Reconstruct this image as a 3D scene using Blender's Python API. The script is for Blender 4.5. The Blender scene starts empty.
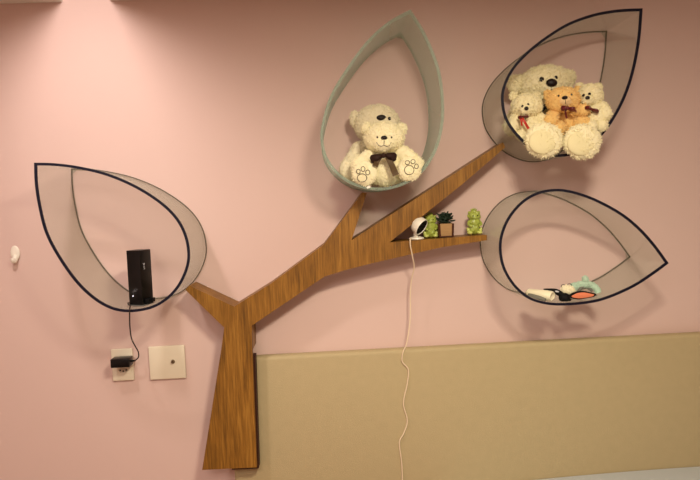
import bpy, bmesh, math, random
from mathutils import Vector, Matrix, noise
from mathutils.bvhtree import BVHTree
random.seed(7)
S = bpy.context.scene
COL = S.collection
V = Vector

# ------------------------------------------------------------------ camera model
F = 558.0
CAM = V((0.0, -1.80, 1.50))
VPX, VPY, ROLL = 327.0, 207.0, 0.0425
Yc = V(((VPX-350)/F, (240-VPY)/F, -1)).normalized()
t_ = V((math.cos(ROLL), math.sin(ROLL), 0))
Xc = (t_ - Yc*t_.dot(Yc)).normalized()
Zc = Xc.cross(Yc)
R = Matrix((Xc, Yc, Zc))          # camera -> world

def P(px, py, d):
    """world point seen at (px,py) on the plane a distance d in front of the back wall"""
    v = R @ V(((px-350)/F, (240-py)/F, -1))
    k = (-d-CAM.y)/v.y
    return CAM + v*k
def M(d):                          # metres per picture unit at that distance
    return (1.80-d)/F

cam = bpy.data.cameras.new('camera'); cam.sensor_width = 36; cam.lens = F*1.0025/700*36
co = bpy.data.objects.new('camera', cam); COL.objects.link(co)
co.matrix_world = Matrix.Translation(CAM) @ R.to_4x4()
cam.clip_start = .02
S.camera = co

# ------------------------------------------------------------------ materials
def lin(c):
    return tuple(((x/255)/12.92 if x/255 <= .04045 else ((x/255+.055)/1.055)**2.4) for x in c)+(1,)
def mat(name, rgb, rough=.6, spec=.4, metal=0, bump=0, bscale=200, var=0, vscale=8, sheen=0, coat=0, stretch=None):
    m = bpy.data.materials.new(name); m.use_nodes = True
    nt = m.node_tree; b = nt.nodes['Principled BSDF']
    b.inputs['Base Color'].default_value = lin(rgb)
    b.inputs['Roughness'].default_value = rough
    b.inputs['Specular IOR Level'].default_value = spec
    b.inputs['Metallic'].default_value = metal
    b.inputs['Sheen Weight'].default_value = sheen
    b.inputs['Coat Weight'].default_value = coat
    tc = nt.nodes.new('ShaderNodeTexCoord')
    mp = nt.nodes.new('ShaderNodeMapping'); nt.links.new(tc.outputs['Object'], mp.inputs[0])
    if stretch: mp.inputs['Scale'].default_value = stretch
    if bump:
        n = nt.nodes.new('ShaderNodeTexNoise'); n.inputs['Scale'].default_value = bscale; n.inputs['Detail'].default_value = 4
        nt.links.new(mp.outputs[0], n.inputs['Vector'])
        bn = nt.nodes.new('ShaderNodeBump'); bn.inputs['Strength'].default_value = bump; bn.inputs['Distance'].default_value = .002
        nt.links.new(n.outputs['Fac'], bn.inputs['Height']); nt.links.new(bn.outputs[0], b.inputs['Normal'])
    if var:
        n = nt.nodes.new('ShaderNodeTexNoise'); n.inputs['Scale'].default_value = vscale; n.inputs['Detail'].default_value = 3
        nt.links.new(mp.outputs[0], n.inputs['Vector'])
        mx = nt.nodes.new('ShaderNodeMix'); mx.data_type = 'RGBA'
        c = lin(rgb)
        mx.inputs['A'].default_value = tuple(x*(1-var) for x in c[:3])+(1,)
        mx.inputs['B'].default_value = tuple(min(1, x*(1+var)) for x in c[:3])+(1,)
        nt.links.new(n.outputs['Fac'], mx.inputs['Factor']); nt.links.new(mx.outputs['Result'], b.inputs['Base Color'])
    return m

def wood_mat():
    m = bpy.data.materials.new('oak_laminate'); m.use_nodes = True
    nt = m.node_tree; b = nt.nodes['Principled BSDF']; L = nt.links.new
    tc = nt.nodes.new('ShaderNodeTexCoord')
    mp = nt.nodes.new('ShaderNodeMapping'); mp.inputs['Scale'].default_value = (1, 1, .045)
    L(tc.outputs['Object'], mp.inputs[0])
    n1 = nt.nodes.new('ShaderNodeTexNoise'); n1.inputs['Scale'].default_value = 240; n1.inputs['Detail'].default_value = 6; n1.inputs['Roughness'].default_value = .65
    L(mp.outputs[0], n1.inputs['Vector'])
    mp2 = nt.nodes.new('ShaderNodeMapping'); mp2.inputs['Scale'].default_value = (1, 1, .16)
    L(tc.outputs['Object'], mp2.inputs[0])
    n2 = nt.nodes.new('ShaderNodeTexNoise'); n2.inputs['Scale'].default_value = 22; n2.inputs['Detail'].default_value = 3; n2.inputs['Distortion'].default_value = 1.2
    L(mp2.outputs[0], n2.inputs['Vector'])
    ad = nt.nodes.new('ShaderNodeMath'); ad.operation = 'MULTIPLY_ADD'; ad.inputs[1].default_value = .62
    L(n1.outputs['Fac'], ad.inputs[0])
    m2 = nt.nodes.new('ShaderNodeMath'); m2.operation = 'MULTIPLY'; m2.inputs[1].default_value = .38
    L(n2.outputs['Fac'], m2.inputs[0]); L(m2.outputs[0], ad.inputs[2])
    r = nt.nodes.new('ShaderNodeValToRGB'); e = r.color_ramp.elements
    e[0].position = .36; e[0].color = lin((96, 64, 20)); e[1].position = .62; e[1].color = lin((160, 114, 46))
    x = r.color_ramp.elements.new(.5); x.color = lin((134, 91, 31))
    L(ad.outputs[0], r.inputs[0]); L(r.outputs[0], b.inputs['Base Color'])
    b.inputs['Roughness'].default_value = .45; b.inputs['Specular IOR Level'].default_value = .35
    return m

def acrylic(name, tint, diff, fac, rough=.12, gloss=.14, graze=.3):
    m = bpy.data.materials.new(name); m.use_nodes = True
    nt = m.node_tree; L = nt.links.new
    nt.nodes.remove(nt.nodes['Principled BSDF'])
    out = nt.nodes['Material Output']
    tr = nt.nodes.new('ShaderNodeBsdfTransparent'); tr.inputs[0].default_value = tint+(1,)
    df = nt.nodes.new('ShaderNodeBsdfDiffuse'); df.inputs[0].default_value = diff+(1,)
    ts = nt.nodes.new('ShaderNodeBsdfTranslucent'); ts.inputs[0].default_value = diff+(1,)
    m0 = nt.nodes.new('ShaderNodeMixShader'); m0.inputs[0].default_value = .4
    L(df.outputs[0], m0.inputs[1]); L(ts.outputs[0], m0.inputs[2])
    m1 = nt.nodes.new('ShaderNodeMixShader'); m1.inputs[0].default_value = fac
    L(tr.outputs[0], m1.inputs[1]); L(m0.outputs[0], m1.inputs[2])
    lf = nt.nodes.new('ShaderNodeLayerWeight'); lf.inputs[0].default_value = .5
    pw = nt.nodes.new('ShaderNodeMath'); pw.operation = 'POWER'; pw.inputs[1].default_value = 3; L(lf.outputs['Facing'], pw.inputs[0])
    ma = nt.nodes.new('ShaderNodeMath'); ma.operation = 'MULTIPLY_ADD'; ma.inputs[1].default_value = graze; ma.inputs[2].default_value = fac
    L(pw.outputs[0], ma.inputs[0]); L(ma.outputs[0], m1.inputs[0])
    gl = nt.nodes.new('ShaderNodeBsdfGlossy'); gl.inputs['Roughness'].default_value = rough
    lw = nt.nodes.new('ShaderNodeLayerWeight'); lw.inputs[0].default_value = .25
    fr = nt.nodes.new('ShaderNodeMath'); fr.operation = 'MULTIPLY_ADD'; fr.inputs[1].default_value = gloss; fr.inputs[2].default_value = .02; L(lw.outputs['Facing'], fr.inputs[0])
    m2 = nt.nodes.new('ShaderNodeMixShader')
    L(fr.outputs[0], m2.inputs[0]); L(m1.outputs[0], m2.inputs[1]); L(gl.outputs[0], m2.inputs[2])
    L(m2.outputs[0], out.inputs[0])
    return m

PINK = mat('pink_paint', (218, 191, 183), .75, .25, bump=.12, bscale=350, var=.02, vscale=3)
CEIL = mat('white_ceiling_paint', (232, 226, 216), .85, .2, bump=.05)
FLOORM = mat('wood_floor', (140, 105, 75), .5, var=.2, vscale=6)
WOOD = wood_mat()
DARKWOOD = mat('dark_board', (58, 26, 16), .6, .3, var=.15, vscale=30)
ACR = acrylic('clear_acrylic', (.955, .975, .955), (.62, .66, .58), .055, graze=.23)
ACRG = acrylic('greenish_acrylic', (.92, .98, .955), (.64, .76, .70), .15, graze=.36)
ACRB = acrylic('acrylic_edge', (.55, .56, .46), (.16, .15, .10), .45)
EDGEN = mat('navy_edge_tape', (15, 14, 34), .55, .25, bump=.05)
EDGEG = acrylic('pale_green_edge', (.88, .95, .91), (.66, .76, .69), .26)
LEATHER = mat('beige_upholstery', (182, 166, 128), .62, .3, bump=.5, bscale=420, var=.05, vscale=40)
SHEET = mat('white_sheet', (184, 190, 192), .85, .2, bump=.1, bscale=300, sheen=.2)
PLATE = mat('white_plastic', (232, 222, 200), .35, .5)
PLASTW = mat('glossy_white_plastic', (240, 234, 220), .3, .5)
BLK = mat('black_plastic', (8, 8, 9), .3, .3, bump=.03)
BLKM = mat('matte_black', (10, 9, 9), .7, .2)
GREYP = mat('grey_plastic', (96, 94, 90), .45, .4)
METAL = mat('brass_metal', (150, 138, 115), .3, .5, metal=1)
FUR_CREAM = mat('cream_plush', (250, 241, 204), .95, .1, bump=.5, bscale=320, var=.06, vscale=60, sheen=.25)
FUR_SHADED = mat('shaded_cream_plush', (240, 230, 200), .95, .1, bump=.5, bscale=320, var=.06, vscale=60, sheen=.2)  # cream fur, greyed in the colour for the shade at the back
FUR_BIG = mat('ivory_plush', (247, 238, 200), .95, .1, bump=.5, bscale=300, var=.07, vscale=60, sheen=.25)
FUR_SMALL = mat('pale_plush', (247, 237, 196), .95, .1, bump=.5, bscale=340, var=.07, vscale=70, sheen=.25)
FUR_TAN = mat('apricot_plush', (244, 204, 132), .95, .1, bump=.5, bscale=340, var=.08, vscale=70, sheen=.2)
FUR_TANL = mat('light_apricot_plush', (240, 208, 158), .95, .1, bump=.5, bscale=340, sheen=.2)
SOLE = mat('smooth_sole_plush', (236, 226, 182), .9, .1, bump=.3, bscale=500)
NOSE = mat('dark_brown_plastic', (26, 12, 12), .5, .35)
EYE = mat('black_eye', (12, 8, 9), .12, .6)
STITCH = mat('dark_thread', (70, 52, 38), .9, .1)
PRINT = mat('brown_embroidery', (72, 58, 36), .9, .1)
RIB_BROWN = mat('brown_ribbon', (44, 24, 18), .7, .25)
RIB_SHEER = mat('sheer_olive_ribbon', (88, 68, 42), .6, .3, var=.3, vscale=160)
RIB_RED = mat('red_ribbon', (190, 40, 30), .4, .5)
RIB_WINE = mat('wine_ribbon', (98, 14, 28), .45, .5)
RIB_DARK = mat('navy_ribbon', (26, 24, 34), .5, .4)
GLAZE = mat('green_glaze', (162, 176, 78), .3, .5, bump=.8, bscale=130, var=.75, vscale=95, coat=.2)
GLAZEL = mat('pale_green_glaze', (205, 214, 120), .25, .5, var=.2, vscale=60)
LEAFD = mat('dark_leaf', (26, 44, 30), .5, .4, var=.3, vscale=60)
POTW = mat('wooden_pot', (172, 136, 92), .65, .25, var=.25, vscale=40, stretch=(1, 1, 4))
POTD = mat('pot_dark_edge', (74, 38, 22), .6, .3)
SOIL = mat('soil', (38, 26, 18), .95, .1)
CORD = mat('white_cord', (232, 212, 184), .5, .3)
CORDD = mat('dark_cord', (30, 16, 16), .5, .3)
CREAMC = mat('cream_cloth', (246, 238, 206), .8, .2, bump=.2, sheen=.2)
GREYC = mat('grey_cloth', (120, 118, 108), .8, .2, bump=.2)
CORAL = mat('coral_cloth', (230, 134, 98), .8, .2, bump=.2)
MINT = mat('mint_plush', (184, 212, 190), .95, .1, bump=.6, bscale=300, sheen=.4)
LED = bpy.data.materials.new('led_light'); LED.use_nodes = True
LED.node_tree.nodes['Principled BSDF'].inputs['Emission Color'].default_value = (.8, .85, 1, 1)
LED.node_tree.nodes['Principled BSDF'].inputs['Emission Strength'].default_value = 1.6
MARK = mat('pale_mark', (200, 200, 205), .4)
HOLE = mat('dark_hole', (40, 34, 30), .8, .1)

# ------------------------------------------------------------------ object helpers
def props(o, label=None, cat=None, group=None, kind=None):
    if label: o['label'] = label
    if cat: o['category'] = cat
    if group: o['group'] = group
    if kind: o['kind'] = kind
    return o
def wloc(o):
    v = V((0, 0, 0))
    while o: v = v+o.location; o = o.parent
    return v
def empty(name, loc, label, cat, group=None):
    o = bpy.data.objects.new(name, None); COL.objects.link(o); o.location = loc
    o.empty_display_size = .05
    return props(o, label, cat, group)
def obj(name, bm, material, parent=None, smooth=True, bevel=0, seg=2, origin=None):
    """bm holds world coordinates"""
    bmesh.ops.recalc_face_normals(bm, faces=bm.faces)
    if bevel:
        es = [e for e in bm.edges if len(e.link_faces) == 2 and e.calc_face_angle(0) > .6]
        bmesh.ops.bevel(bm, geom=es, offset=bevel, segments=seg, affect='EDGES', profile=.5, clamp_overlap=True)
    me = bpy.data.meshes.new(name)
    o = bpy.data.objects.new(name, me); COL.objects.link(o)
    if parent: o.parent = parent; off = wloc(parent)
    else:
        if origin is None:
            zs = min(v.co.z for v in bm.verts); c = sum((v.co for v in bm.verts), V((0, 0, 0)))/len(bm.verts)
            origin = V((c.x, c.y, zs))
        o.location = origin; off = origin
    bmesh.ops.translate(bm, verts=bm.verts, vec=-off)
    bm.to_mesh(me); bm.free()
    me.materials.append(material)
    for p in me.polygons: p.use_smooth = smooth
    if smooth and hasattr(me, 'set_sharp_from_angle'): me.set_sharp_from_angle(angle=.7)
    return o
def nb(): return bmesh.new()
def box(bm, lo, hi, mtx=None):
    lo, hi = V(lo), V(hi)
    vs = [bm.verts.new((x, y, z)) for x in (lo.x, hi.x) for y in (lo.y, hi.y) for z in (lo.z, hi.z)]
    for f in ((0, 1, 3, 2), (4, 6, 7, 5), (0, 4, 5, 1), (2, 3, 7, 6), (0, 2, 6, 4), (1, 5, 7, 3)): bm.faces.new([vs[i] for i in f])
    if mtx: bmesh.ops.transform(bm, matrix=mtx, verts=vs)
    return vs
def prism(bm, front, back):
    a = [bm.verts.new(p) for p in front]; b = [bm.verts.new(p) for p in back]
    n = len(a); bm.faces.new(a); bm.faces.new(b[::-1])
    for i in range(n): bm.faces.new((a[i], b[i], b[(i+1) % n], a[(i+1) % n]))
def ext(bm, pts, d0, d1):
    """outline given on the front plane d1, pushed straight back to d0"""
    f = [P(x, y, d1) for x, y in pts]
    prism(bm, f, [V((p.x, -d0, p.z)) for p in f])
def ball(bm, c, r, rot=None, sub=3):
    r = V(r) if hasattr(r, '__len__') else V((r, r, r))
    m = Matrix.Translation(c) @ (rot.to_4x4() if rot else Matrix()) @ Matrix.Diagonal((r.x, r.y, r.z, 1))
    bmesh.ops.create_icosphere(bm, subdivisions=sub, radius=1, matrix=m)
def ry(deg): return Matrix.Rotation(math.radians(deg), 3, 'Y')
def catmull(pts, n=8, closed=False):
    pts = [V(p) for p in pts]; N = len(pts); out = []
    for i in range(N if closed else N-1):
        g = (lambda k: pts[k % N]) if closed else (lambda k: pts[max(0, min(N-1, k))])
        p0, p1, p2, p3 = g(i-1), g(i), g(i+1), g(i+2)
        for k in range(n):
            t = k/n
            out.append(.5*((2*p1)+(p2-p0)*t+(2*p0-5*p1+4*p2-p3)*t*t+(3*p1-p0-3*p2+p3)*t**3))
    if not closed: out.append(pts[-1])
    return out
def tube(bm, pts, r, n=8, closed=False):
    N = len(pts); rings = []
    up = V((.3, .9, .2)).normalized(); 
    for i, p in enumerate(pts):
        a = pts[(i-1) % N] if (closed or i) else p; b = pts[(i+1) % N] if (closed or i < N-1) else p
        t = (b-a).normalized()
        u = (up-t*up.dot(t)).normalized(); up = u; w = t.cross(u)
        rr = r(i/(N-1)) if callable(r) else r
        rings.append([bm.verts.new(p+(u*math.cos(k*6.28318/n)+w*math.sin(k*6.28318/n))*rr) for k in range(n)])
    for i in range(N if closed else N-1):
        A, B = rings[i], rings[(i+1) % N]
        for k in range(n): bm.faces.new((A[k], A[(k+1) % n], B[(k+1) % n], B[k]))
    if not closed: bm.faces.new(rings[0][::-1]); bm.faces.new(rings[-1])
def lathe(bm, prof, c, axis=V((0, 0, 1)), n=32):
    q = axis.to_track_quat('Z', 'Y').to_matrix(); rings = []
    for r, z in prof:
        rings.append([bm.verts.new(V(c)+q @ V((r*math.cos(k*6.28318/n), r*math.sin(k*6.28318/n), z))) for k in range(n)] if r > 1e-6 else [bm.verts.new(V(c)+q @ V((0, 0, z)))])
    for A, B in zip(rings, rings[1:]):
        for k in range(n):
            a = [A[k], A[(k+1) % n]] if len(A) > 1 else [A[0]]
            b = [B[(k+1) % n], B[k]] if len(B) > 1 else [B[0]]
            bm.faces.new(a+b)
def grid_cloth(bm, f, nu, nv):
    g = [[bm.verts.new(f(u/nu, v/nv)) for v in range(nv+1)] for u in range(nu+1)]
    for i in range(nu):
        for j in range(nv): bm.faces.new((g[i][j], g[i+1][j], g[i+1][j+1], g[i][j+1]))

def merged(bm, voxel):
    """fuse overlapping lumps into one continuous skin"""
    me = bpy.data.meshes.new('tmp'); bm.to_mesh(me); bm.free()
    o = bpy.data.objects.new('tmp', me); COL.objects.link(o)
    r = o.modifiers.new('r', 'REMESH'); r.mode = 'VOXEL'; r.voxel_size = voxel
    s = o.modifiers.new('s', 'SMOOTH'); s.factor = .6; s.iterations = 6
    dg = bpy.context.evaluated_depsgraph_get(); ev = o.evaluated_get(dg)
    b2 = bmesh.new(); b2.from_mesh(ev.to_mesh()); ev.to_mesh_clear()
    bpy.data.objects.remove(o); bpy.data.meshes.remove(me)
    return b2
def furry(bm, amp=.0016, freq=90, tufts=900, length=.006, width=.0017):
    bm.normal_update()
    for v in bm.verts:
        v.co += v.normal*(noise.noise(v.co*freq)*amp+noise.noise(v.co*freq*2.7)*amp*.5)
    bm.normal_update()
    fs = list(bm.faces)
    ws = [f.calc_area() for f in fs]
    for f in random.choices(fs, ws, k=tufts):
        c = f.calc_center_median(); n = f.normal
        d = (n+V((random.uniform(-.9, .9), random.uniform(-.7, .7), random.uniform(-1.1, .5)))).normalized()
        if d.dot(n) < .3: continue
        s = d.cross(V((random.random()-.5, random.random()-.5, random.random()-.5))).normalized()*width
        l = length*random.uniform(.6, 1.1)
        q = [bm.verts.new(c-n*.001+s), bm.verts.new(c-n*.001-s), bm.verts.new(c-n*.001+d.cross(s).normalized()*width*1.4), bm.verts.new(c+d*l)]
        for t in ((0, 1, 3), (1, 2, 3), (2, 0, 3)): bm.faces.new([q[i] for i in t])
    return bm

# ------------------------------------------------------------------ the room
XL, XR, YF = -1.75, 2.35, -3.7
zc = P(63, 2.8, 0).z
n0, n1 = P(63, 3, 0).x, P(111, 3, 0).x
ND, NH = .95, .34
def setting(name, bm, m):
    o = obj(name, bm, m, smooth=False, origin=V((0, 0, 0))); o['kind'] = 'structure'; return o
b = nb(); box(b, (XL-.1, 0, -.02), (XR+.1, .1, zc+NH+.05)); setting('wall_back', b, PINK)
b = nb(); box(b, (XL-.1, YF, 0), (XL, 0, zc)); setting('wall_left', b, PINK)
b = nb(); box(b, (XR, YF, 0), (XR+.1, 0, zc)); setting('wall_right', b, PINK)
b = nb(); box(b, (XL-.1, YF-.1, 0), (XR+.1, YF, zc)); setting('wall_front', b, PINK)
b = nb(); box(b, (XL-.1, YF-.1, -.1), (XR+.1, 0, 0)); setting('floor', b, FLOORM)
b = nb(); e = .0005
box(b, (XL-.1, YF-.1, zc), (XR+.1, -ND, zc+NH)); box(b, (XL-.1, -ND, zc), (n0, -e, zc+NH)); box(b, (n1, -ND, zc), (XR+.1, -e, zc+NH))
box(b, (n0-.05, -ND-.05, zc+NH), (n1+.05, -e, zc+NH+.05))
setting('ceiling', b, CEIL)

# ------------------------------------------------------------------ headboard and bed
HD = .045
hz = (P(300, 355.2, HD).z+P(640, 336.8, HD).z)/2
hx = P(233, 450, HD).x
b = nb(); box(b, (hx, -HD, .0005), (1.75, -.001, hz))
hb = obj('headboard', b, LEATHER, bevel=.012, seg=4)
props(hb, 'long beige upholstered headboard panel fixed along the pink wall', 'headboard')

bz = P(700, 466.5, .06).z
bed = empty('bed', (P(480, 480, .06).x, -.06, 0), 'bed under white sheet showing only a corner below the beige headboard', 'bed')
bx0, bx1 = P(440, 480, .06).x, 1.72
b = nb()
def top(u, v):
    x = bx0+(bx1-bx0)*u; y = -.048-(2.0-.05)*v
    t = max(0, min(1, (P(700, 470, .06).x-x)/(P(700, 470, .06).x-bx0)))
    z = bz-.026*t**2.0
    if v < .02: z -= .004*(1-v/.02)
    return V((x, y, z))
g = [[b.verts.new(top(i/40, j/30)) for j in range(31)] for i in range(41)]
for i in range(40):
    for j in range(30): b.faces.new((g[i][j], g[i+1][j], g[i+1][j+1], g[i][j+1]))
rim = [g[i][0] for i in range(41)]+[g[40][j] for j in range(1, 31)]+[g[i][30] for i in range(39, -1, -1)]+[g[0][j] for j in range(29, 0, -1)]
low = [b.verts.new((v.co.x, v.co.y, .35)) for v in rim]
for i in range(len(rim)): b.faces.new((rim[i], rim[(i+1) % len(rim)], low[(i+1) % len(rim)], low[i]))
b.faces.new(low)
obj('mattress', b, SHEET, bed)
b = nb(); box(b, (bx0+.01, -1.98, 0), (bx1-.01, -.06, .345)); obj('bed_base', b, LEATHER, bed, bevel=.01)

# ------------------------------------------------------------------ tree shelf
TD = .095
tr = empty('tree_shelf', P(230, 469, .08), 'wood-grain tree-shaped wall shelf with branches reaching the four leaf rings', 'wall shelf')
def board(name, pts, d0=.002, d1=TD):
    b = nb(); ext(b, pts, d0, d1); return obj(name, b, WOOD, tr, smooth=False)
b = nb()
ext(b, [(221.4, 350), (224.5, 327.5), (234.5, 306.5), (252, 325.5), (252.6, 350)], .002, TD)
ext(b, [(202.5, 469.5), (221.4, 350), (252.6, 350), (257, 466.8)], .081, TD)
bmesh.ops.remove_doubles(b, verts=b.verts, dist=1e-5)
obj('trunk', b, WOOD, tr, smooth=False)
board('branch', [(224.5, 327.5), (185.5, 289.5), (189.5, 285.5), (234.5, 306.5)])
board('branch', [(252, 325.5), (234.5, 306.5), (270, 284.3), (324, 244.5), (351.5, 240.3), (345, 270.2), (324.5, 276.6)])
board('branch', [(324, 244.5), (362.6, 192.5), (366.8, 193.2), (351.5, 240.3)])
board('branch', [(351.5, 240.3), (502.5, 142.6), (505, 147.4), (465, 182), (389.5, 242.4), (371, 263.6), (345, 270.2)])
board('shelf_board', [(389.5, 242.4), (486.5, 234.9), (486.7, 240.2), (440, 247.6), (371, 263.6)])
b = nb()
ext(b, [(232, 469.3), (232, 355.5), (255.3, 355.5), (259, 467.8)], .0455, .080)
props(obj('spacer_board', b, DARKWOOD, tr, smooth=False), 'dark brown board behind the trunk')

# ------------------------------------------------------------------ leaf rings
def leaf(name, pts, label, group, m, edge, th=.0065, ew=.0074, edge_label=None, LD=.225):
    tip = pts[0]
    pl = [P(x, y, LD) for x, y in pts]
    c = catmull(pl+[pl[0]], 6)[:-1]
    N = len(c)
    cen = sum(c, V((0, 0, 0)))/N
    def inset(k):
        out = []
        for i in range(N):
            a, p, q = c[i-1], c[i], c[(i+1) % N]
            t1 = (p-a).normalized(); t2 = (q-p).normalized()
            m1 = V((-t1.z, 0, t1.x)); m2 = V((-t2.z, 0, t2.x))
            if m1.dot(cen-p) < 0: m1 = -m1
            if m2.dot(cen-p) < 0: m2 = -m2
            mm = (m1+m2).normalized(); out.append(p+mm*(k/max(.45, mm.dot(m1))))
        return out
    c = inset(-.003)
    o = empty(name, V((min(c, key=lambda v: v.z).x, -.11, min(v.z for v in c))), label, 'wall shelf', group)
    def band(bm, outer, inner, y0, y1):
        r = [[bm.verts.new((p.x, y, p.z)) for p in L] for L, y in ((outer, y0), (outer, y1), (inner, y1), (inner, y0))]
        for a, bb in ((0, 1), (1, 2), (2, 3), (3, 0)):
            for i in range(N): bm.faces.new((r[a][i], r[a][(i+1) % N], r[bb][(i+1) % N], r[bb][i]))
    b = nb(); band(b, inset(.0006), inset(th), -.0045, -LD+.003); obj('curved_band', b, m, o)
    b = nb(); band(b, inset(0), inset(ew), -LD+.003, -LD-.0005); e = obj('front_edge', b, edge, o)
    if edge_label: e['label'] = edge_label
    b = nb(); band(b, inset(.0006), inset(.0036), -.0012, -.0045); obj('back_edge', b, ACRB if edge is EDGEN else m, o)['label'] = 'thin rear edge against the wall'
    # the overlapped seam at the tip
    # small clear bracket inside the tip against the wall
    inn = inset(th)
    d = (cen-inn[0]).normalized()
    a0 = inn[0]
    bb = nb()
    i1 = 2; i2 = N-2
    tri = [inn[0], inn[i1], inn[i2]]
    prism(bb, [V((p.x, -.012, p.z)) for p in tri], [V((p.x, -.0015, p.z)) for p in tri])
    obj('corner_bracket', bb, m, o, smooth=False)
    return inset(ew+.0008), LD
GL = 'leaf-shaped ring shelves on the pink wall'
LL = [(36, 164), (55.4, 164.5), (80, 167.7), (108.5, 174.8), (136.8, 187), (161.6, 203), (177.5, 219), (186.4, 236.7), (189.3, 256), (186, 272), (177.5, 288), (165, 300.4), (150, 308), (130, 311), (112, 308), (94.3, 298), (76.6, 281), (59, 256), (46.5, 231.4), (39.5, 203), (36.6, 182)]
UR = [(640.8, 10), (618.8, 11), (594, 15.2), (569, 24), (548, 36.5), (528.5, 51.6), (512.5, 69), (503.7, 86.8), (502, 102.8), (507, 122), (523, 142), (541, 152.5), (560, 156), (580, 151), (601, 134.7), (615, 115), (626, 92), (633.5, 67), (638.5, 39)]
LR = [(666.5, 263), (653, 244.5), (638, 228), (620, 213.5), (596, 200.4), (575, 192.8), (557, 190), (539, 192.6), (522.5, 201.6), (509, 217), (501.5, 234), (499.8, 250.5), (503.6, 268.5), (513.5, 285), (527, 297), (542, 302.6), (560, 304.4), (584, 302.8), (605, 298.2), (632, 286.5), (653, 273)]
UM = [(410, 11.5), (389, 23), (368, 41.7), (347.5, 69), (331, 97), (322.7, 125), (321.7, 141.7), (326.7, 160), (341, 177), (360, 186.7), (383, 189.4), (405, 183.5), (422.5, 171), (435.5, 150), (442, 125), (442.6, 100), (439.5, 75), (433, 54), (422.5, 31)]
RING_LL = leaf('leaf_shelf', LL, 'clear leaf-shaped ring shelf with dark edge holding the black router', GL, ACR, EDGEN, edge_label='dark navy front edge')
RING_UM = leaf('leaf_shelf', UM, 'greenish leaf-shaped ring shelf without dark edge holding two teddy bears', GL, ACRG, EDGEG, LD=.208, th=.008, ew=.0082, edge_label='pale green front edge')
RING_UR = leaf('leaf_shelf', UR, 'clear leaf-shaped ring shelf with dark edge holding four teddy bears', GL, ACR, EDGEN, LD=.205, edge_label='dark navy front edge')
RING_LR = leaf('leaf_shelf', LR, 'clear leaf-shaped ring shelf with dark edge holding hair accessories', GL, ACR, EDGEN, LD=.208, edge_label='dark navy front edge')

def squash(bm, ring):
    """soft things give way where they press against the ring they sit in"""
    poly, ld = ring; N = len(poly)
    for v in bm.verts:
        v.co.y = min(v.co.y, -.004)
        if v.co.y < -ld-.002: continue
        x, z = v.co.x, v.co.z; ins = False; best = None
        for i in range(N):
            a, c = poly[i-1], poly[i]
            if (a.z > z) != (c.z > z) and x < (c.x-a.x)*(z-a.z)/(c.z-a.z)+a.x: ins = not ins
        if ins: continue
        for i in range(N):
            a, c = poly[i-1], poly[i]; dx, dz = c.x-a.x, c.z-a.z; L2 = dx*dx+dz*dz
            t = max(0, min(1, ((x-a.x)*dx+(z-a.z)*dz)/L2)) if L2 else 0
            qx, qz = a.x+dx*t, a.z+dz*t; q = (qx-x)**2+(qz-z)**2
            if best is None or q < best[0]: best = (q, qx, qz)
        v.co.x, v.co.z = best[1], best[2]
    return bm
# ------------------------------------------------------------------ teddy bears
def E(bm, px, py, d, rx, rz, rd=None, roll=0, sub=3):
    m = M(d); ball(bm, P(px, py, d), (rx*m, rd if rd else (rx+rz)/2*m, rz*m), ry(roll), sub)
def limb(bm, a, b, n=5):
    """a,b = (px,py,depth,r)"""
    pa, pb = P(*a[:3]), P(*b[:3]); ra, rb = a[3]*M(a[2]), b[3]*M(b[2])
    for i in range(n):
        t = i/(n-1); ball(bm, pa.lerp(pb, t), ra+(rb-ra)*t, sub=2)
class Bear:
    def __init__(s, base, label, fur, tuft=.006, dens=1.0, vox=.0035, ring=None):
        s.ring = ring or RING_UR
        s.root = empty('teddy_bear', P(*base), label, 'teddy bear', 'teddy bears in the leaf shelves')
        s.fur, s.tuft, s.dens, s.vox = fur, tuft, dens, vox
    def part(s, name, build, parent=None, m=None, label=None, n=900, fuzz=1):
        b = nb(); build(b); b = merged(b, s.vox)
        if fuzz: furry(b, .0015, 85, int(n*s.dens*1.7), s.tuft*1.25)
        squash(b, s.ring)
        tree = BVHTree.FromBMesh(b)
        o = obj(name, b, m or s.fur, parent or s.root)
        if label: o['label'] = label
        return o, tree
def hit(tree, px, py):
    v = (P(px, py, .3)-CAM).normalized()
    h = tree.ray_cast(CAM, v)
    return (h[0], h[1]) if h[0] else (P(px, py, .2), V((0, -1, 0)))
def bead(name, parent, tree, px, py, rx, rz, m, thick=.5, d=.15, roll=0, label=None):
    p, n = hit(tree, px, py); b = nb(); k = M(d)
    rot = n.to_track_quat('-Y', 'Z').to_matrix() if abs(n.z) < .95 else Matrix.Identity(3)
    rot = V((0, -1, 0)).lerp(n, .5).to_track_quat('Y', 'Z').to_matrix()
    ball(b, p, (rx*k, (rx+rz)/2*k*thick, rz*k), rot @ ry(roll))
    o = obj(name, b, m, parent)
    if label: o['label'] = label
    return o
def stitch(name, parent, tree, lines, r, m):
    b = nb()
    for ln, closed in lines:
        pts = []
        for px, py in ln:
            p, n = hit(tree, px, py); pts.append(p-V((0, .0012, 0)))
        if len(pts) > 2: pts = catmull(pts, 3, closed)
        tube(b, pts, r, 6, closed)
    return obj(name, b, m, parent)
def ell(cx, cy, rx, ryy, n=12): return ([(cx+rx*math.cos(i*6.28318/n), cy+ryy*math.sin(i*6.28318/n)) for i in range(n)], True)
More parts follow.
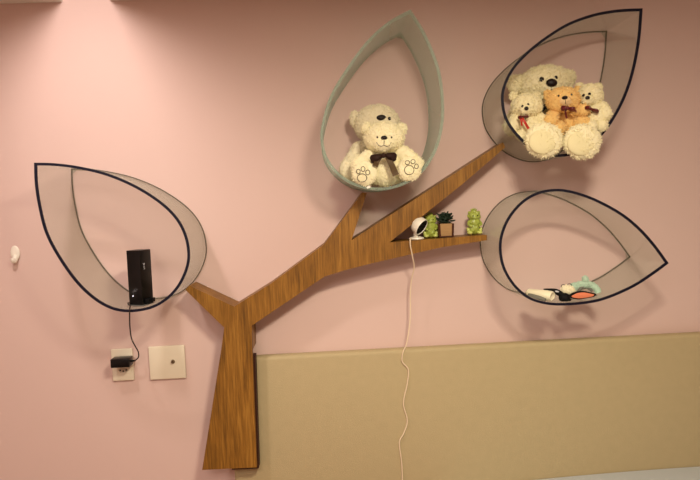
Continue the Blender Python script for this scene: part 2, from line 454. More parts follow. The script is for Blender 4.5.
def lobe(bm, k, e, d, w):
    """a bow loop from the knot k out to the end e (picture coordinates)"""
    a, c = P(*k, d), P(*e, d); N = 10; ring = []
    ax = c-a; L = ax.length; ax.normalize(); up = ax.cross(V((0, 1, 0))).normalized()
    for i in range(N+1):
        t = i/N; h = w*M(d)*(.30+.70*math.sin(min(1, t*1.15)*math.pi/2))*(1 if t < .85 else (1-(t-.85)/.15*.45))
        dep = .012*math.sin(t*math.pi)+.002
        ring.append([bm.verts.new(a+ax*L*t+up*h*math.cos(q)+V((0, -1, 0))*dep*math.sin(q)) for q in [j*6.28318/10 for j in range(10)]])
    for A, B in zip(ring, ring[1:]):
        for j in range(10): bm.faces.new((A[j], A[(j+1) % 10], B[(j+1) % 10], B[j]))
    bm.faces.new(ring[0][::-1]); bm.faces.new(ring[-1])
def tail(bm, pts, d, w0, w1):
    """hanging ribbon end"""
    c = catmull([P(x, y, dd) for x, y, dd in pts], 5); N = len(c); r = []
    for i, p in enumerate(c):
        t = (c[min(N-1, i+1)]-c[max(0, i-1)]).normalized(); s = t.cross(V((0, 1, 0))).normalized()
        w = (w0+(w1-w0)*i/(N-1))*M(d)
        wav = V((0, .0015*math.sin(i*.9), 0)); th = V((0, .0006, 0))
        r.append([bm.verts.new(p+s*w+wav-th), bm.verts.new(p-s*w+wav-th), bm.verts.new(p-s*w+wav+th), bm.verts.new(p+s*w+wav+th)])
    for A, B in zip(r, r[1:]):
        for j in range(4): bm.faces.new((A[j], A[(j+1) % 4], B[(j+1) % 4], B[j]))
    bm.faces.new(r[0][::-1]); bm.faces.new(r[-1])

# --- pale bear at the back of the greenish ring
B = Bear((372, 184, .07), 'larger shade-tinted cream teddy bear sitting behind the bow-tied bear', FUR_SHADED, .0045, ring=RING_UM)
B.part('body', lambda b: E(b, 374, 162, .06, 24, 23, .046), n=500)
hd, t = B.part('head', lambda b: (E(b, 377, 125, .062, 23, 20, .05), E(b, 386, 125, .092, 12, 9, .026)), n=1100)
B.part('ear', lambda b: E(b, 355.5, 120, .06, 6, 9.5, .012, -8), hd, n=160)
B.part('ear', lambda b: E(b, 394, 124, .03, 6, 8, .012, 12), hd, n=160)
bead('nose', hd, t, 381.2, 118, 5, 3, NOSE, .6, label='dark oval nose')
bead('eye', hd, t, 389.3, 119, 1.6, 2, EYE, .6)
B.part('arm', lambda b: limb(b, (360, 150, .08, 9), (350, 164, .10, 8)), n=220)
B.part('arm', lambda b: limb(b, (396, 150, .07, 9), (408, 166, .07, 8)), n=120)
B.part('leg', lambda b: (limb(b, (362, 174, .09, 9), (348.5, 173, .125, 8)), E(b, 347, 169.5, .13, 7.5, 10, .02)), n=260)
B.part('leg', lambda b: limb(b, (390, 176, .08, 8), (398, 177, .11, 7.5)), n=100)

# --- cream bear with brown bow in front
B = Bear((385, 187, .18), 'cream teddy bear wearing a brown bow with paw prints on its soles', FUR_CREAM, .0045, ring=RING_UM)
B.part('body', lambda b: E(b, 385, 168, .15, 19, 18.5, .042), n=500)
hd, t = B.part('head', lambda b: (E(b, 384, 138, .17, 20.5, 15.5, .046), E(b, 383.5, 145, .205, 9.5, 6.8, .018)), n=900)
B.part('ear', lambda b: E(b, 367, 129, .155, 6.2, 7, .011, -30), hd, n=140)
B.part('ear', lambda b: E(b, 401, 129.5, .155, 6.2, 7, .011, 30), hd, n=140)
bead('nose', hd, t, 384, 138.2, 3.1, 2.2, NOSE, .8, label='small dark brown nose')
bead('eye', hd, t, 377.3, 137.4, .9, 1.0, EYE, .6)
bead('eye', hd, t, 391.5, 137.6, .9, 1.0, EYE, .6)
stitch('mouth', hd, t, [([(384, 140.5), (384, 143), (383.8, 145.6)], False), ([(376.5, 142.5), (378.5, 145.6), (381.5, 146.4), (383.8, 145.6), (386.5, 146.6), (389.5, 145.6), (391, 142.8)], False)], .0008, STITCH)
B.part('arm', lambda b: limb(b, (369, 157, .16, 8), (358, 166, .185, 8.2)), n=220)
B.part('arm', lambda b: (limb(b, (402, 154, .16, 9), (415, 165, .175, 9.5))), n=260)
for fx, fy, rr, lines in ((364.5, 173.5, 13, [ell(362, 178, 4.7, 4.1), ell(358.3, 171.6, 1.9, 2.2), ell(363, 169.2, 2, 2.5), ell(367.7, 172.6, 2.1, 2.4)]),
                          (409.5, 169.5, 12.6, [ell(409, 170.2, 4.7, 4.6), ell(407.2, 162.8, 2.2, 2.0), ell(412.8, 161.8, 2.1, 2.1), ell(416.2, 166.5, 1.9, 2.3)])):
    lg, tl = B.part('leg', lambda b: (limb(b, (385+(fx-385)*.55, fy-1, .15, 9), (fx, fy+1, .195, 10)), E(b, fx, fy, .205, rr, rr, .019)), n=420)
    stitch('paw_print', lg, tl, lines, .0009, PRINT)['label'] = 'brown embroidered paw outline on the sole'
b = nb(); lobe(b, (383.5, 155.5), (370.5, 160.5), .216, 4.7); lobe(b, (383.5, 155.5), (396.4, 157.8), .216, 4.6); E(b, 383.5, 155.8, .222, 2.6, 2.6, .006)
bow = obj('bow', b, RIB_BROWN, B.root); bow['label'] = 'dark brown bow at the neck'
b = nb(); tail(b, [(381, 157, .222), (377, 162, .222), (375, 166.5, .220)], .215, 1.6, 3); tail(b, [(387, 157, .222), (391, 164, .220), (396, 175.5, .219)], .215, 2.2, 3.4)
obj('bow_tail', b, RIB_SHEER, bow)
b = nb(); box(b, (-.0055, -.0008, -.003), (.0055, .0008, .003), Matrix.Translation(P(368.5, 187.2, .232)) @ Matrix.Rotation(-.3, 4, 'Y')); obj('tag', b, PLASTW, B.root, smooth=False)

# --- big ivory bear
B = Bear((545, 152, .10), 'biggest ivory teddy bear seated behind three small bears, soles facing out', FUR_BIG, .0065)
B.part('body', lambda b: E(b, 545, 118, .075, 29, 30, .06), n=900)
hd, t = B.part('head', lambda b: (E(b, 544, 85, .075, 27, 18.5, .06, -4), E(b, 551, 87, .122, 11, 9, .025)), n=1600)
B.part('ear', lambda b: E(b, 516.5, 84.5, .078, 9.8, 9.8, .016, -20), hd, n=260)
B.part('ear', lambda b: E(b, 567, 79.5, .08, 7.5, 10, .016, 20), hd, n=260)
bead('nose', hd, t, 551.2, 83.2, 5.5, 4.2, NOSE, .7, roll=-8, label='large dark brown nose')
bead('eye', hd, t, 541.2, 79.8, 2.6, 2.6, EYE, .6)
bead('eye', hd, t, 555.6, 78, 1.8, 2.1, EYE, .6)
stitch('mouth', hd, t, [([(550.5, 87), (550.8, 89), (551, 91.5)], False)], .0008, STITCH)
B.part('arm', lambda b: limb(b, (524, 107, .08, 11), (512, 126, .10, 10)), n=260)
B.part('arm', lambda b: limb(b, (566, 104, .08, 11), (588, 122, .10, 10)), n=200)
for fx, fy in ((543.5, 140.5), (582, 142)):
    lg, tl = B.part('leg', lambda b: (limb(b, (550+(fx-550)*.6, 133, .12, 13), (fx-.5, 138, .215, 13)), E(b, fx, fy, .238, 19.5, 17.8, .022)), n=850)
    b = nb(); p, n_ = hit(tl, fx, fy+1); m_ = M(.25); ball(b, p+V((0, .0085, 0)), (14.5*m_, .010, 12.8*m_)); obj('foot_pad', b, SOLE, lg)['label'] = 'smooth yellowish round sole'
b = nb(); lobe(b, (544, 106), (549.5, 108), .155, 3); lobe(b, (544, 106), (541, 110), .155, 3); E(b, 545, 106.5, .16, 2.5, 2.5, .006); bw = obj('bow', b, RIB_DARK, B.root); bw['label'] = 'dark navy bow at the neck'

# --- small pale bear with red ribbon
B = Bear((527, 140, .16), 'small pale cream teddy bear with a bright red ribbon at its neck', FUR_SMALL, .0045, vox=.003)
B.part('body', lambda b: E(b, 527, 126, .16, 14.5, 14, .035), n=420)
hd, t = B.part('head', lambda b: (E(b, 526, 107, .17, 15.5, 13, .038), E(b, 525.5, 110, .203, 6.5, 5.5, .014)), n=650)
B.part('ear', lambda b: E(b, 513, 96.5, .16, 4.8, 4.8, .008), hd, n=100)
B.part('ear', lambda b: E(b, 536.5, 96.5, .155, 4.6, 4.8, .008), hd, n=100)
bead('nose', hd, t, 526, 108.8, 2.1, 2.0, NOSE, .7)
bead('eye', hd, t, 522.2, 106.6, 1.2, 1.5, EYE, .6)
bead('eye', hd, t, 527.8, 104.8, 1.2, 1.4, EYE, .6)
B.part('arm', lambda b: limb(b, (516, 119, .165, 6.5), (511.5, 129, .18, 6)), n=160)
B.part('arm', lambda b: limb(b, (537, 118, .165, 6.5), (544, 122, .185, 5.8)), n=160)
B.part('leg', lambda b: limb(b, (522, 134, .165, 7), (519.5, 137, .185, 6.5)), n=140)
B.part('leg', lambda b: limb(b, (534, 134, .165, 7), (540, 134, .185, 6.5)), n=140)
b = nb(); lobe(b, (522, 117.3), (517.5, 117.8), .208, 1.6); lobe(b, (522, 117.3), (528, 117), .208, 1.7)
bw = obj('bow', b, RIB_WINE, B.root)
b = nb(); tail(b, [(522, 118, .214), (524.4, 123, .213), (528.5, 129, .211)], .2, 1.1, 1.3); tail(b, [(520, 118, .213), (520.8, 122, .211), (521.8, 126, .209)], .2, .9, .8)
obj('bow_tail', b, RIB_RED, bw)['label'] = 'bright red ribbon tails'

# --- apricot bear
B = Bear((567, 137, .17), 'small apricot orange teddy bear with a wine-coloured bow', FUR_TAN, .0045, vox=.003)
B.part('body', lambda b: E(b, 567, 122, .16, 15, 13.5, .035), n=420)
hd, t = B.part('head', lambda b: E(b, 562.5, 100.5, .192, 17, 13, .038), n=700)
mz, t2 = B.part('muzzle', lambda b: E(b, 564.5, 101, .219, 7, 6, .014), hd, FUR_TANL, 'paler apricot muzzle', n=60)
B.part('ear', lambda b: E(b, 548, 95.5, .17, 5.2, 6, .009, -20), hd, n=100)
B.part('ear', lambda b: E(b, 577, 91.5, .165, 5, 5.5, .009, 20), hd, n=100)
bead('nose', hd, t2, 564.2, 98.2, 2.7, 1.8, NOSE, 1.2)
stitch('mouth', hd, t2, [([(564.6, 100), (564.8, 102), (565, 104.5)], False)], .0007, STITCH)
bead('eye', hd, t, 558, 96.2, 1.0, 1.1, EYE, .6)
bead('eye', hd, t, 571, 95, 1.0, 1.1, EYE, .6)
B.part('arm', lambda b: limb(b, (554, 114, .175, 7), (550, 121, .20, 7)), n=170)
B.part('arm', lambda b: limb(b, (576, 112, .185, 7), (583, 110.5, .215, 6.5)), n=170)
B.part('leg', lambda b: limb(b, (560, 128, .175, 8), (557, 130, .20, 7.5)), n=170)
B.part('leg', lambda b: limb(b, (576, 124, .18, 8), (582, 122.5, .205, 7.5)), n=170)
b = nb(); lobe(b, (567, 108.3), (560.5, 108.8), .236, 2.8); lobe(b, (567, 108.3), (574.5, 110.2), .236, 2.6); E(b, 567, 108.5, .242, 1.8, 2, .005)
bw = obj('bow', b, RIB_WINE, B.root); bw['label'] = 'wine red bow'
b = nb(); tail(b, [(566, 110, .238), (564.8, 113, .232), (566.5, 118.5, .222)], .2, .9, 1); tail(b, [(569, 109.5, .238), (573, 111, .234), (576, 111.5, .230)], .2, .9, .9); obj('bow_tail', b, RIB_WINE, bw)

# --- white bear beside the curved wall of the ring
B = Bear((596, 136, .19), 'small ivory teddy bear squeezed in between the apricot bear and the ring side', FUR_SMALL, .0045, vox=.003)
B.part('body', lambda b: E(b, 595.5, 117, .19, 13, 14, .032), n=420)
hd, t = B.part('head', lambda b: (E(b, 588.5, 97.5, .178, 13, 13, .036), E(b, 588, 100.5, .208, 6, 5, .012)), n=600)
B.part('ear', lambda b: E(b, 579, 87, .15, 4.2, 4.5, .008), hd, n=80)
B.part('ear', lambda b: E(b, 597.5, 87.5, .17, 4.2, 4.5, .008), hd, n=80)
bead('nose', hd, t, 587, 98.2, 2.2, 1.9, NOSE, .7)
bead('eye', hd, t, 583.2, 95.8, 1.6, 1.5, EYE, .6)
bead('eye', hd, t, 589, 94.4, 1.5, 1.6, EYE, .6)
B.part('arm', lambda b: limb(b, (600, 108, .195, 7), (605, 114, .21, 6.5)), n=160)
B.part('arm', lambda b: limb(b, (588, 112, .185, 6.5), (592, 122, .20, 6)), n=140)
B.part('leg', lambda b: limb(b, (591, 124, .19, 7.5), (590, 127, .212, 7)), n=120)
B.part('leg', lambda b: limb(b, (600, 124, .19, 7), (601, 126, .21, 6.5)), n=120)
b = nb(); lobe(b, (590, 109), (584.5, 107.6), .236, 1.9); lobe(b, (590, 109), (598, 112.4), .230, 1.9); E(b, 590, 109, .238, 1.4, 1.5, .004)
obj('bow', b, RIB_WINE, B.root)['label'] = 'thin wine red bow'

# ------------------------------------------------------------------ things on the wooden shelf arm
def shelf_z(px): return P(px, 242.4+(px-389.5)*(234.9-242.4)/97, TD).z
def tiny(name, base, label, cat, grp=None): return empty(name, base, label, cat, grp)
d = .055; m = M(d)
def sx(px, dd=d): return P(px, 238, dd).x
# camera gadget
c0 = V((sx(416.6, .070), -.070, shelf_z(416.5)+.0012))
g = tiny('security_camera', c0, 'small white round-headed camera on a stand turned towards a green figurine', 'camera')
b = nb(); lathe(b, [(0, 0), (.021, 0), (.023, .002), (.022, .006), (.012, .009), (0, .009)], c0); obj('base', b, PLASTW, g)
b = nb(); tube(b, catmull([c0+V((-.002, 0, .006)), c0+V((-.004, 0, .018)), c0+V((-.003, 0, .034))], 5), lambda t: .0075-.002*t, 14); obj('stem', b, PLASTW, g)
hc = c0+V((.0045, -.011, .0455)); ax = V((.66, -.52, -.54)).normalized()
b = nb(); lathe(b, [(0, -.016), (.015, -.015), (.0235, -.010), (.0268, -.002), (.0272, .014), (.0262, .0155), (.0252, .014), (.0252, .006), (0, .006)], hc, ax); obj('head', b, PLASTW, g)
b = nb(); lathe(b, [(0, .0065), (.025, .0065), (.025, .0135), (.019, .012), (.007, .0085), (0, .0095)], hc, ax); obj('lens_face', b, BLKM, g)['label'] = 'black round face'

# green figurines
def figurine(px, pz, label, h, lean, dd=.05):
    dd = .040 if h < .08 else dd; z0 = shelf_z(px); x = sx(px, dd); base = V((x, -dd, z0+.0014))
    o = tiny('figurine', base, label, 'figurine', 'green figurines on the wooden shelf')
    u = h/.09
    def W(a, bb, c): return base+V((a*u+lean*c, bb*u, c*u))
    b = nb()
    ball(b, W(0, 0, .024), (.021*u, .017*u, .025*u)); ball(b, W(0, -.002, .044), (.0205*u, .016*u, .018*u))
    for k in range(26):
        a = random.uniform(-2.6, -.5); zz = random.uniform(.012, .055); ball(b, W(.0205*math.cos(a), .0165*math.sin(a), zz), .0036*u, sub=2)
    b = merged(b, .0025)
    for v in b.verts:
        n = (v.co-base).normalized(); v.co += n*.0012*noise.noise(v.co*160)
        v.co.z = max(v.co.z, base.z)
    obj('body', b, GLAZE, o)
    b = nb(); ball(b, W(0, -.003, .065), (.0235*u, .018*u, .0165*u)); ball(b, W(0, -.015, .060), (.012*u, .008*u, .007*u)); ball(b, W(0, -.003, .080), (.012*u, .011*u, .009*u))
    for k in range(22):
        a = random.uniform(-2.9, -.2); zz = random.uniform(-.9, .9); q = math.sqrt(1-zz*zz); ball(b, W(.0235*math.cos(a)*q, -.003+.018*math.sin(a)*q, .066+.0165*zz), .0036*u, sub=2)
    b = merged(b, .0018)
    for v in b.verts: v.co += (v.co-W(0, 0, .066)).normalized()*.0012*noise.noise(v.co*170)
    hdo = obj('head', b, GLAZE, o)
    for s in (-1, 1):
        b = nb(); ball(b, W(.0165*s, -.006, .077), (.0055*u, .005*u, .006*u), sub=2); obj('ear', b, GLAZE, hdo)
        b = nb(); ball(b, W(.0075*s, -.0212, .066), .0022*u, sub=2); obj('eye', b, EYE, hdo)
        b = nb(); tube(b, catmull([W(.019*s, -.002, .047), W(.022*s, -.013, .036), W(.011*s, -.019, .030)], 4), lambda t: .0045*u, 8); obj('arm', b, GLAZE, o)
        b = nb(); ball(b, W(.017*s, -.007, .0072), (.0105*u, .013*u, .007*u), sub=2); ball(b, W(.0215*s, -.004, .016), (.006*u, .009*u, .011*u), ry(18*s), 2); obj('foot', b, GLAZEL, o)
    b = nb()
    for k in range(5):
        a = -1+.5*k
        tube(b, [W(.005*a, -.001, .082), W(.008*a, -.002, .088-.002*a*a), W(.011*a, -.003, .0935-.004*a*a)], lambda t: .0038*u*(1-.7*t), 7)
    obj('crest', b, GLAZE, o)
    return o
figurine(430.4, 0, 'green glazed figurine standing between the white camera and the potted plant', .078, 0)
figurine(474, 0, 'green glazed figurine standing alone at the end of the wooden shelf', .081, 0)

# potted plant
z0 = shelf_z(446)+.0014; x0 = sx(444.8, .052)
pp = tiny('potted_plant', V((x0, -.052, z0)), 'dark leafy succulent in a square wooden pot between two green figurines', 'plant')
b = nb(); w0, w1, hh = .0195, .0215, .042
def sq(w, z): return [V((x0-w, -.052-w, z)), V((x0+w, -.052-w, z)), V((x0+w, -.052+w, z)), V((x0-w, -.052+w, z))]
prism(b, sq(w0, z0), sq(w1, z0+hh)); obj('pot', b, POTW, pp, bevel=.0012, smooth=False)
for q0, q1 in zip(sq(w0+.0004, z0), sq(w1+.0004, z0+hh)):
    b = nb(); tube(b, [q0, q1], .0034, 8); obj('corner_post', b, POTD, pp)
b = nb(); box(b, (x0-w0-.0006, -.052-w0-.0006, z0), (x0+w0+.0006, -.052+w0+.0006, z0+.004)); obj('pot_base', b, POTD, pp, smooth=False)
b = nb(); box(b, (x0-w1+.002, -.052-w1+.002, z0+hh-.003), (x0+w1-.002, -.052+w1-.002, z0+hh+.0015)); obj('soil', b, SOIL, pp, smooth=False)
b = nb()
for k in range(110):
    a = random.uniform(0, 6.283); el = random.uniform(-.1, 1.3); r = random.uniform(.012, .024)
    base = V((x0+random.uniform(-.014, .014), -.052+random.uniform(-.014, .014), z0+hh+random.uniform(0, .020)))
    dr = V((math.cos(a)*math.cos(el), math.sin(a)*math.cos(el), math.sin(el)))
    ball(b, base+dr*r*.75, (.0048, .0068, .0024), dr.to_track_quat('Y', 'Z').to_matrix(), 2)
    tube(b, [base-V((0, 0, .006)), base+dr*r*.5], .0008, 5)
obj('foliage', b, LEAFD, pp)

# white cord
def cable(name, pts, r, m, label, extra=None):
    b = nb(); tube(b, catmull(pts, 6), r, 8)
    return props(obj(name, b, m), label, 'cable')
w = [c0+V((-.018, .0, .006)), c0+V((-.024, -.012, .004)), P(410, 239.5, .103), P(410.3, 246, .104), P(412.5, 257.5, .09), P(414, 267.5, .07), P(411.3, 280, .05), P(410.2, 295, .045), P(410.3, 310, .045), P(409.5, 325, .048), P(406.5, 343, .053), P(403.6, 350, .0535), P(402, 356, .053), P(402.5, 362, .0505), P(408.2, 369.5, .0495), P(407, 384, .0495), P(403.3, 403, .0495), P(407.2, 420, .0495), P(403.5, 433, .0495), P(399.3, 442, .0495), P(401.5, 462, .0495), P(402.3, 482, .0495), P(401.5, 500, .0495)]
cable('power_cable', w, .0021, CORD, 'thin white cord hanging from the wooden shelf down over the headboard')

# ------------------------------------------------------------------ router, adapter, outlets
fz = P(142.3, 306.0, .15)
rt = empty('router', fz, 'upright black router box standing in the leaf ring', 'router')
RM = Matrix.Translation(fz) @ Matrix.Rotation(math.radians(.3), 4, 'Y') @ Matrix.Rotation(math.radians(-20), 4, 'Z')
b = nb(); box(b, (-.023, -.025, .008), (.023, .025, .166), RM); obj('case', b, BLK, rt, bevel=.002)
b = nb(); box(b, (-.026, -.031, .0022), (.032, .031, .008), RM); bmesh.ops.subdivide_edges(b, edges=b.edges[:], cuts=6, use_grid_fill=True); squash(b, RING_LL); obj('stand', b, GREYP, rt, bevel=.0015)
b = nb()
for yy in (-.014, .006): box(b, (.0231, yy, .012), (.035, yy+.012, .024), RM)
obj('plug', b, BLKM, rt, smooth=False, bevel=.001)
b = nb(); ball(b, RM @ V((-.008, -.0252, .034)), .0017, sub=2); obj('status_light', b, LED, rt)['label'] = 'small lit white light'
b = nb()
def mk(pts): tube(b, [RM @ V((.0233, y, z)) for y, z in pts], .0007, 5)
mk([(-.012, .128), (-.009, .121), (-.006, .128)]); mk([(-.006, .118), (-.011, .118), (-.0105, .115), (-.0065, .114), (-.0065, .1105), (-.0115, .111)])
obj('logo', b, MARK, rt)['label'] = 'tiny pale logo'

def plate(name, corners, label, cat):
    """corners in the picture, on the wall"""
    ps = [P(x, y, 0) for x, y in corners]
    x0, x1 = min(p.x for p in ps), max(p.x for p in ps); z0, z1 = min(p.z for p in ps), max(p.z for p in ps)
    o = empty(name, V(((x0+x1)/2, -.001, z0)), label, cat)
    b = nb(); box(b, (x0, -.010, z0), (x1, -.0005, z1)); obj('cover_plate', b, PLATE, o, bevel=.003, seg=3)
    return o, x0, x1, z0, z1
o, x0, x1, z0, z1 = plate('power_outlet', [(112.2, 348.5), (135.6, 379)], 'white wall outlet with a black adapter plugged in', 'outlet')
cx = P(124, 369.5, .01).x; cz = P(124, 369.7, .01).z
b = nb(); box(b, (cx-.0215, -.0115, cz-.0115), (cx+.0215, -.009, cz+.0115)); obj('socket_module', b, PLATE, o, bevel=.001)
b = nb()
hexp = [(-.0165, 0), (-.010, .0075), (.010, .0075), (.0165, 0), (.010, -.0075), (-.010, -.0075)]
prism(b, [V((cx+a, -.0118, cz+c)) for a, c in hexp], [V((cx+a, -.0110, cz+c)) for a, c in hexp]); obj('socket_recess', b, mat('outlet_recess', (196, 184, 162), .5), o, smooth=False)
b = nb()
for a, c in ((-.0095, 0), (0, -.003), (.0095, 0)): lathe(b, [(0, -.0004), (.0026, -.0004), (.0026, .0004), (0, .0004)], V((cx+a, -.0121, cz+c)), V((0, -1, 0)), 14)
obj('socket_hole', b, HOLE, o)
o, x0, x1, z0, z1 = plate('antenna_outlet', [(149.4, 346), (187.2, 377)], 'wide white wall plate with one metal coaxial connector', 'outlet')
cc = P(173.5, 361.2, .01); cc.y = -.0098
b = nb(); lathe(b, [(0, 0), (.0062, 0), (.0062, .002), (.0045, .0022), (.0045, .008), (.0028, .008), (.0028, .004), (0, .004)], cc, V((0, -1, 0)), 20); cn = obj('coaxial_connector', b, METAL, o); cn['label'] = 'small threaded metal connector'
b = nb(); lathe(b, [(0, .003), (.0012, .003), (.0012, .0075), (0, .0075)], cc, V((0, -1, 0)), 12); obj('pin', b, HOLE, cn)

ap = P(125.3, 360.3, .03)
ad = empty('power_adapter', V((ap.x, -.012, ap.z)), 'black power adapter plugged into the white wall outlet', 'adapter')
b = nb(); box(b, (ap.x-.034, -.060, ap.z-.0145), (ap.x+.024, -.0225, ap.z+.0135)); 
box(b, (ap.x-.020, -.0225, ap.z-.012), (ap.x+.020, -.0125, ap.z+.011)); obj('case', b, BLK, ad, bevel=.003)
e0 = V((ap.x+.024, -.040, ap.z+.0005))
b = nb(); tube(b, [e0-V((.002, 0, 0)), e0+V((.007, 0, 0)), e0+V((.013, 0, .0005))], lambda t: .0042-.0018*t, 10); obj('strain_relief', b, BLKM, ad)
w = [RM @ V((-.022, -.010, .012)), RM @ V((-.032, -.020, .012)), P(130.6, 305.5, .21), P(130.3, 308.6, .230), P(130.2, 313, .2285), P(130.4, 326, .18), P(132, 338, .11), P(135.5, 345.5, .07), P(138.6, 351, .04), P(139.2, 356, .042), P(137.6, 358.6, .042), e0+V((.011, -.001, .0006))]
cable('power_cable', w,   .0019, CORDD, 'thin dark cord running from the black router down to the adapter')

# wall hook
hk = P(16.5, 254, 0)
o = empty('wall_hook', V((hk.x, -.001, hk.z-.025)), 'small white adhesive hook stuck on the pink wall', 'hook')
b = nb(); ball(b, V((hk.x+.001, -.0045, hk.z+.003)), (.0145, .004, .024)); obj('back_plate', b, PLASTW, o, bevel=0)
b = nb(); tube(b, catmull([V((hk.x+.002, -.005, hk.z-.004)), V((hk.x+.002, -.010, hk.z-.016)), V((hk.x+.0025, -.017, hk.z-.0215)), V((hk.x+.003, -.022, hk.z-.018)), V((hk.x+.003, -.0235, hk.z-.012))], 5), lambda t: .0088-.002*t, 12); obj('hook_lip', b, PLASTW, o)

# ------------------------------------------------------------------ hair accessories in the ring
def fl(px):                       # ring floor (inner face) under a picture column
    pts = [(513.5, 285), (527, 297), (542, 302.6), (560, 304.4), (584, 302.8), (605, 298.2), (632, 286.5)]
    for (a, b_), (c, d_) in zip(pts, pts[1:]):
        if a <= px <= c: return P(px, b_+(d_-b_)*(px-a)/(c-a), .208).z+.0065
def ground(bm, px, gap=.0005):
    pass
# cream pouch
o = empty('hair_band', P(541, 299, .16), 'rolled cream cloth hair band lying at the low left of the accessories', 'hair accessory', 'hair accessories in the leaf ring')
a, c = P(526.5, 291.2, .13), P(552, 296.6, .19)
b = nb(); ax = (c-a); L = ax.length; ax.normalize()
lathe(b, [(0, 0), (.008, .001), (.0125, .006), (.0155, L*.35), (.0185, L*.75), (.0185, L-.004), (.016, L), (.0135, L-.002), (0, L-.004)], a, ax, 24)
s = b.verts[:]
bmesh.ops.scale(b, vec=(1, 1, .78), verts=s, space=Matrix.Translation(-(a+c)/2))
for v in b.verts: v.co += V((0, 0, .0012*noise.noise(v.co*90)))
squash(b, RING_LR); obj('cloth_roll', b, CREAMC, o)
a2, c2 = P(528, 294.6, .16), P(545, 299.7, .205)
b = nb(); tube(b, catmull([a2, (a2+c2)/2+V((0, -.002, -.001)), c2], 5), lambda t: .0045+.003*math.sin(t*3.14), 10); squash(b, RING_LR); obj('band_lining', b, GREYC, o)['label'] = 'grey lining'
# black bow
o = empty('hair_bow', P(561, 300, .17), 'black fabric hair bow with a pointed wing resting on the cream roll', 'hair accessory', 'hair accessories in the leaf ring')
b = nb(); tube(b, catmull([P(543, 289.0, .165), P(549, 290.2, .168), P(556, 291.6, .172), P(562.5, 295.5, .18)], 5), lambda t: .0012+.0075*math.sin(min(1, t*1.3)*1.5708), 12); squash(b, RING_LR); obj('bow_loop', b, BLKM, o)
b = nb(); tube(b, catmull([P(563, 298, .18), P(567, 299.5, .182), P(570, 300.3, .183)], 5), lambda t: .008-.004*t, 10); squash(b, RING_LR); obj('bow_loop', b, BLKM, o)
b = nb(); E(b, 564, 297.5, .18, 6, 5.0, .014); squash(b, RING_LR); obj('knot', b, BLKM, o)
b = nb(); E(b, 556.5, 291.4, .199, 2.2, .9, .002, 14); obj('clip', b, MARK, o)['label'] = 'small pale clip'
# white pompom tie
o = empty('hair_tie', P(566, 296, .13), 'white fluffy hair tie with dark loops behind the black bow', 'hair accessory', 'hair accessories in the leaf ring')
b = nb(); E(b, 567.5, 290, .155, 7.5, 5.2, .014, 15); b = merged(b, .002); furry(b, .0012, 140, 260, .004); obj('pompom', b, CREAMC, o)
b = nb()
for px, py in ((563, 286.3), (569, 285.5)):
    c = P(px, py, .15); k = M(.15)*2.4
    tube(b, [c+V((math.cos(i*.5236)*k, .002*math.sin(i*.5236), math.sin(i*.5236)*k*.8)) for i in range(12)], .0009, 6, True)
obj('elastic_loop', b, BLKM, o)['label'] = 'dark elastic loops'
# coral bow / mask with black rim
o = empty('sleep_mask', P(583, 300, .18), 'coral cloth mask with a black rim lying in front of the mint headband', 'hair accessory', 'hair accessories in the leaf ring')
def lens(bm, sc, dep, th):
    up = [(568.5, 297), (575, 292.6), (583, 291.2), (591, 292.6), (596.3, 294.2), (594, 296.8), (586, 298.4), (577, 299.4)]
    cxp, cyp = 582.5, 295.4
    pts = [P(cxp+(x-cxp)*sc, cyp+(y-cyp)*sc*(1 if sc > .9 else .9), .185) for x, y in up]
    pts = catmull(pts, 5, True)
    prism(bm, [V((p.x, -dep-th, p.z)) for p in pts], [V((p.x, -dep, p.z)) for p in pts])
b = nb(); lens(b, 1, .172, .010); squash(b, RING_LR); obj('rim', b, BLKM, o, bevel=.002)
b = nb(); lens(b, .80, .181, .004); obj('panel', b, CORAL, o, bevel=.001)['label'] = 'coral orange cloth panel'
b = nb(); tube(b, catmull([P(595, 294.3, .177), P(596, 297, .17), P(588, 300, .165), P(575, 301, .165), P(569, 298, .175)], 5), .0016, 6); squash(b, RING_LR); obj('strap', b, GREYC, o)
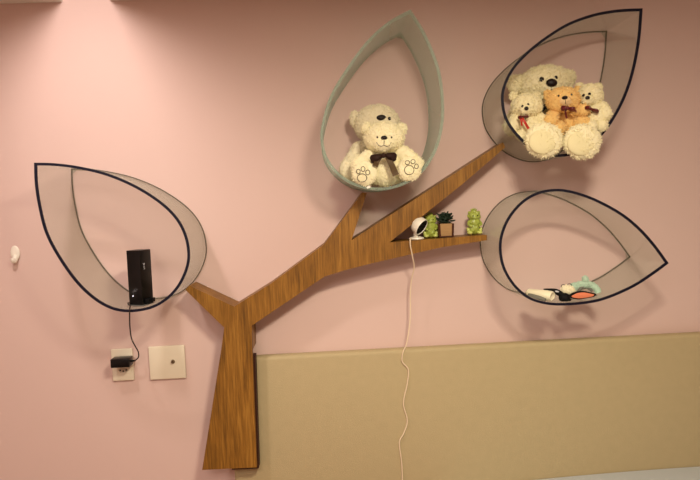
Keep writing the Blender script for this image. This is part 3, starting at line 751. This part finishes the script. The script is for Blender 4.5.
# mint headband
o = empty('headband', P(586, 299, .12), 'mint green plush headband with a knot standing at the back', 'hair accessory', 'hair accessories in the leaf ring')
b = nb(); pts = catmull([P(570, 294, .11), P(572, 288.5, .11), P(577.5, 285.2, .12), P(584.5, 284, .13), P(591.5, 285.5, .13), P(596.3, 289.5, .14), P(597.8, 295, .15)], 6)
tube(b, pts, lambda t: .0085+.003*math.sin(t*3.14159), 12); b = merged(b, .0025); furry(b, .0012, 120, 380, .0035); squash(b, RING_LR); obj('band', b, MINT, o)
b = nb(); E(b, 584.8, 279.6, .13, 3.2, 4.6, .012, -8); E(b, 574, 286.5, .12, 6, 4.5, .013, -25); b = merged(b, .0025); furry(b, .001, 120, 200, .0035); obj('knot', b, MINT, o)
b = nb(); pts = catmull([P(577.5, 291, .125), P(581, 287.6, .13), P(587, 287.2, .13), P(592, 290.6, .135)], 5); tube(b, pts, .006, 10); squash(b, RING_LR); obj('lining', b, GREYC, o)['label'] = 'grey lining of the band'

# ------------------------------------------------------------------ light
def spot(name, loc, target, watt, col, size, blend, rad):
    l = bpy.data.lights.new(name, 'SPOT'); l.energy = watt; l.color = col; l.spot_size = math.radians(size); l.spot_blend = blend; l.shadow_soft_size = rad
    o = bpy.data.objects.new(name, l); COL.objects.link(o); o.location = loc
    o.rotation_euler = (V(target)-V(loc)).to_track_quat('-Z', 'Y').to_euler(); o['kind'] = 'helper'; return o
def area(name, loc, target, watt, col, sx, sy):
    l = bpy.data.lights.new(name, 'AREA'); l.shape = 'RECTANGLE'; l.size = sx; l.size_y = sy; l.energy = watt; l.color = col
    o = bpy.data.objects.new(name, l); COL.objects.link(o); o.location = loc
    o.rotation_euler = (V(target)-V(loc)).to_track_quat('-Z', 'Y').to_euler(); o['kind'] = 'helper'; return o
nx = (n0+n1)/2
spot('niche_spot', (nx, -.75, zc+.075), (nx+.06, 0, zc-.70), 28, (1, .86, .79), 136, 1, .055)
def disk(name, loc, watt, col, r):
    l = bpy.data.lights.new(name, 'AREA'); l.shape = 'DISK'; l.size = 2*r; l.energy = watt; l.color = col
    o = bpy.data.objects.new(name, l); COL.objects.link(o); o.location = loc; o['kind'] = 'helper'; return o
disk('ceiling_downlight', (.36, -1.40, zc-.005), 29.5, (1, .885, .67), .125)
area('fill_light', (-.5, -2.3, zc-.02), (-.5, -2.3, 0), 26, (1, .88, .79), .9, .9)  # added broad fill behind the camera, no real lamp there; lifts the dark areas

w = bpy.data.worlds.new('world'); S.world = w; w.use_nodes = True
w.node_tree.nodes['Background'].inputs[0].default_value = (1, .85, .7, 1); w.node_tree.nodes['Background'].inputs[1].default_value = .05
S.view_settings.view_transform = 'Standard'; S.view_settings.look = 'None'; S.view_settings.gamma = 1; S.view_settings.exposure = .07
S.view_settings.use_curve_mapping = False
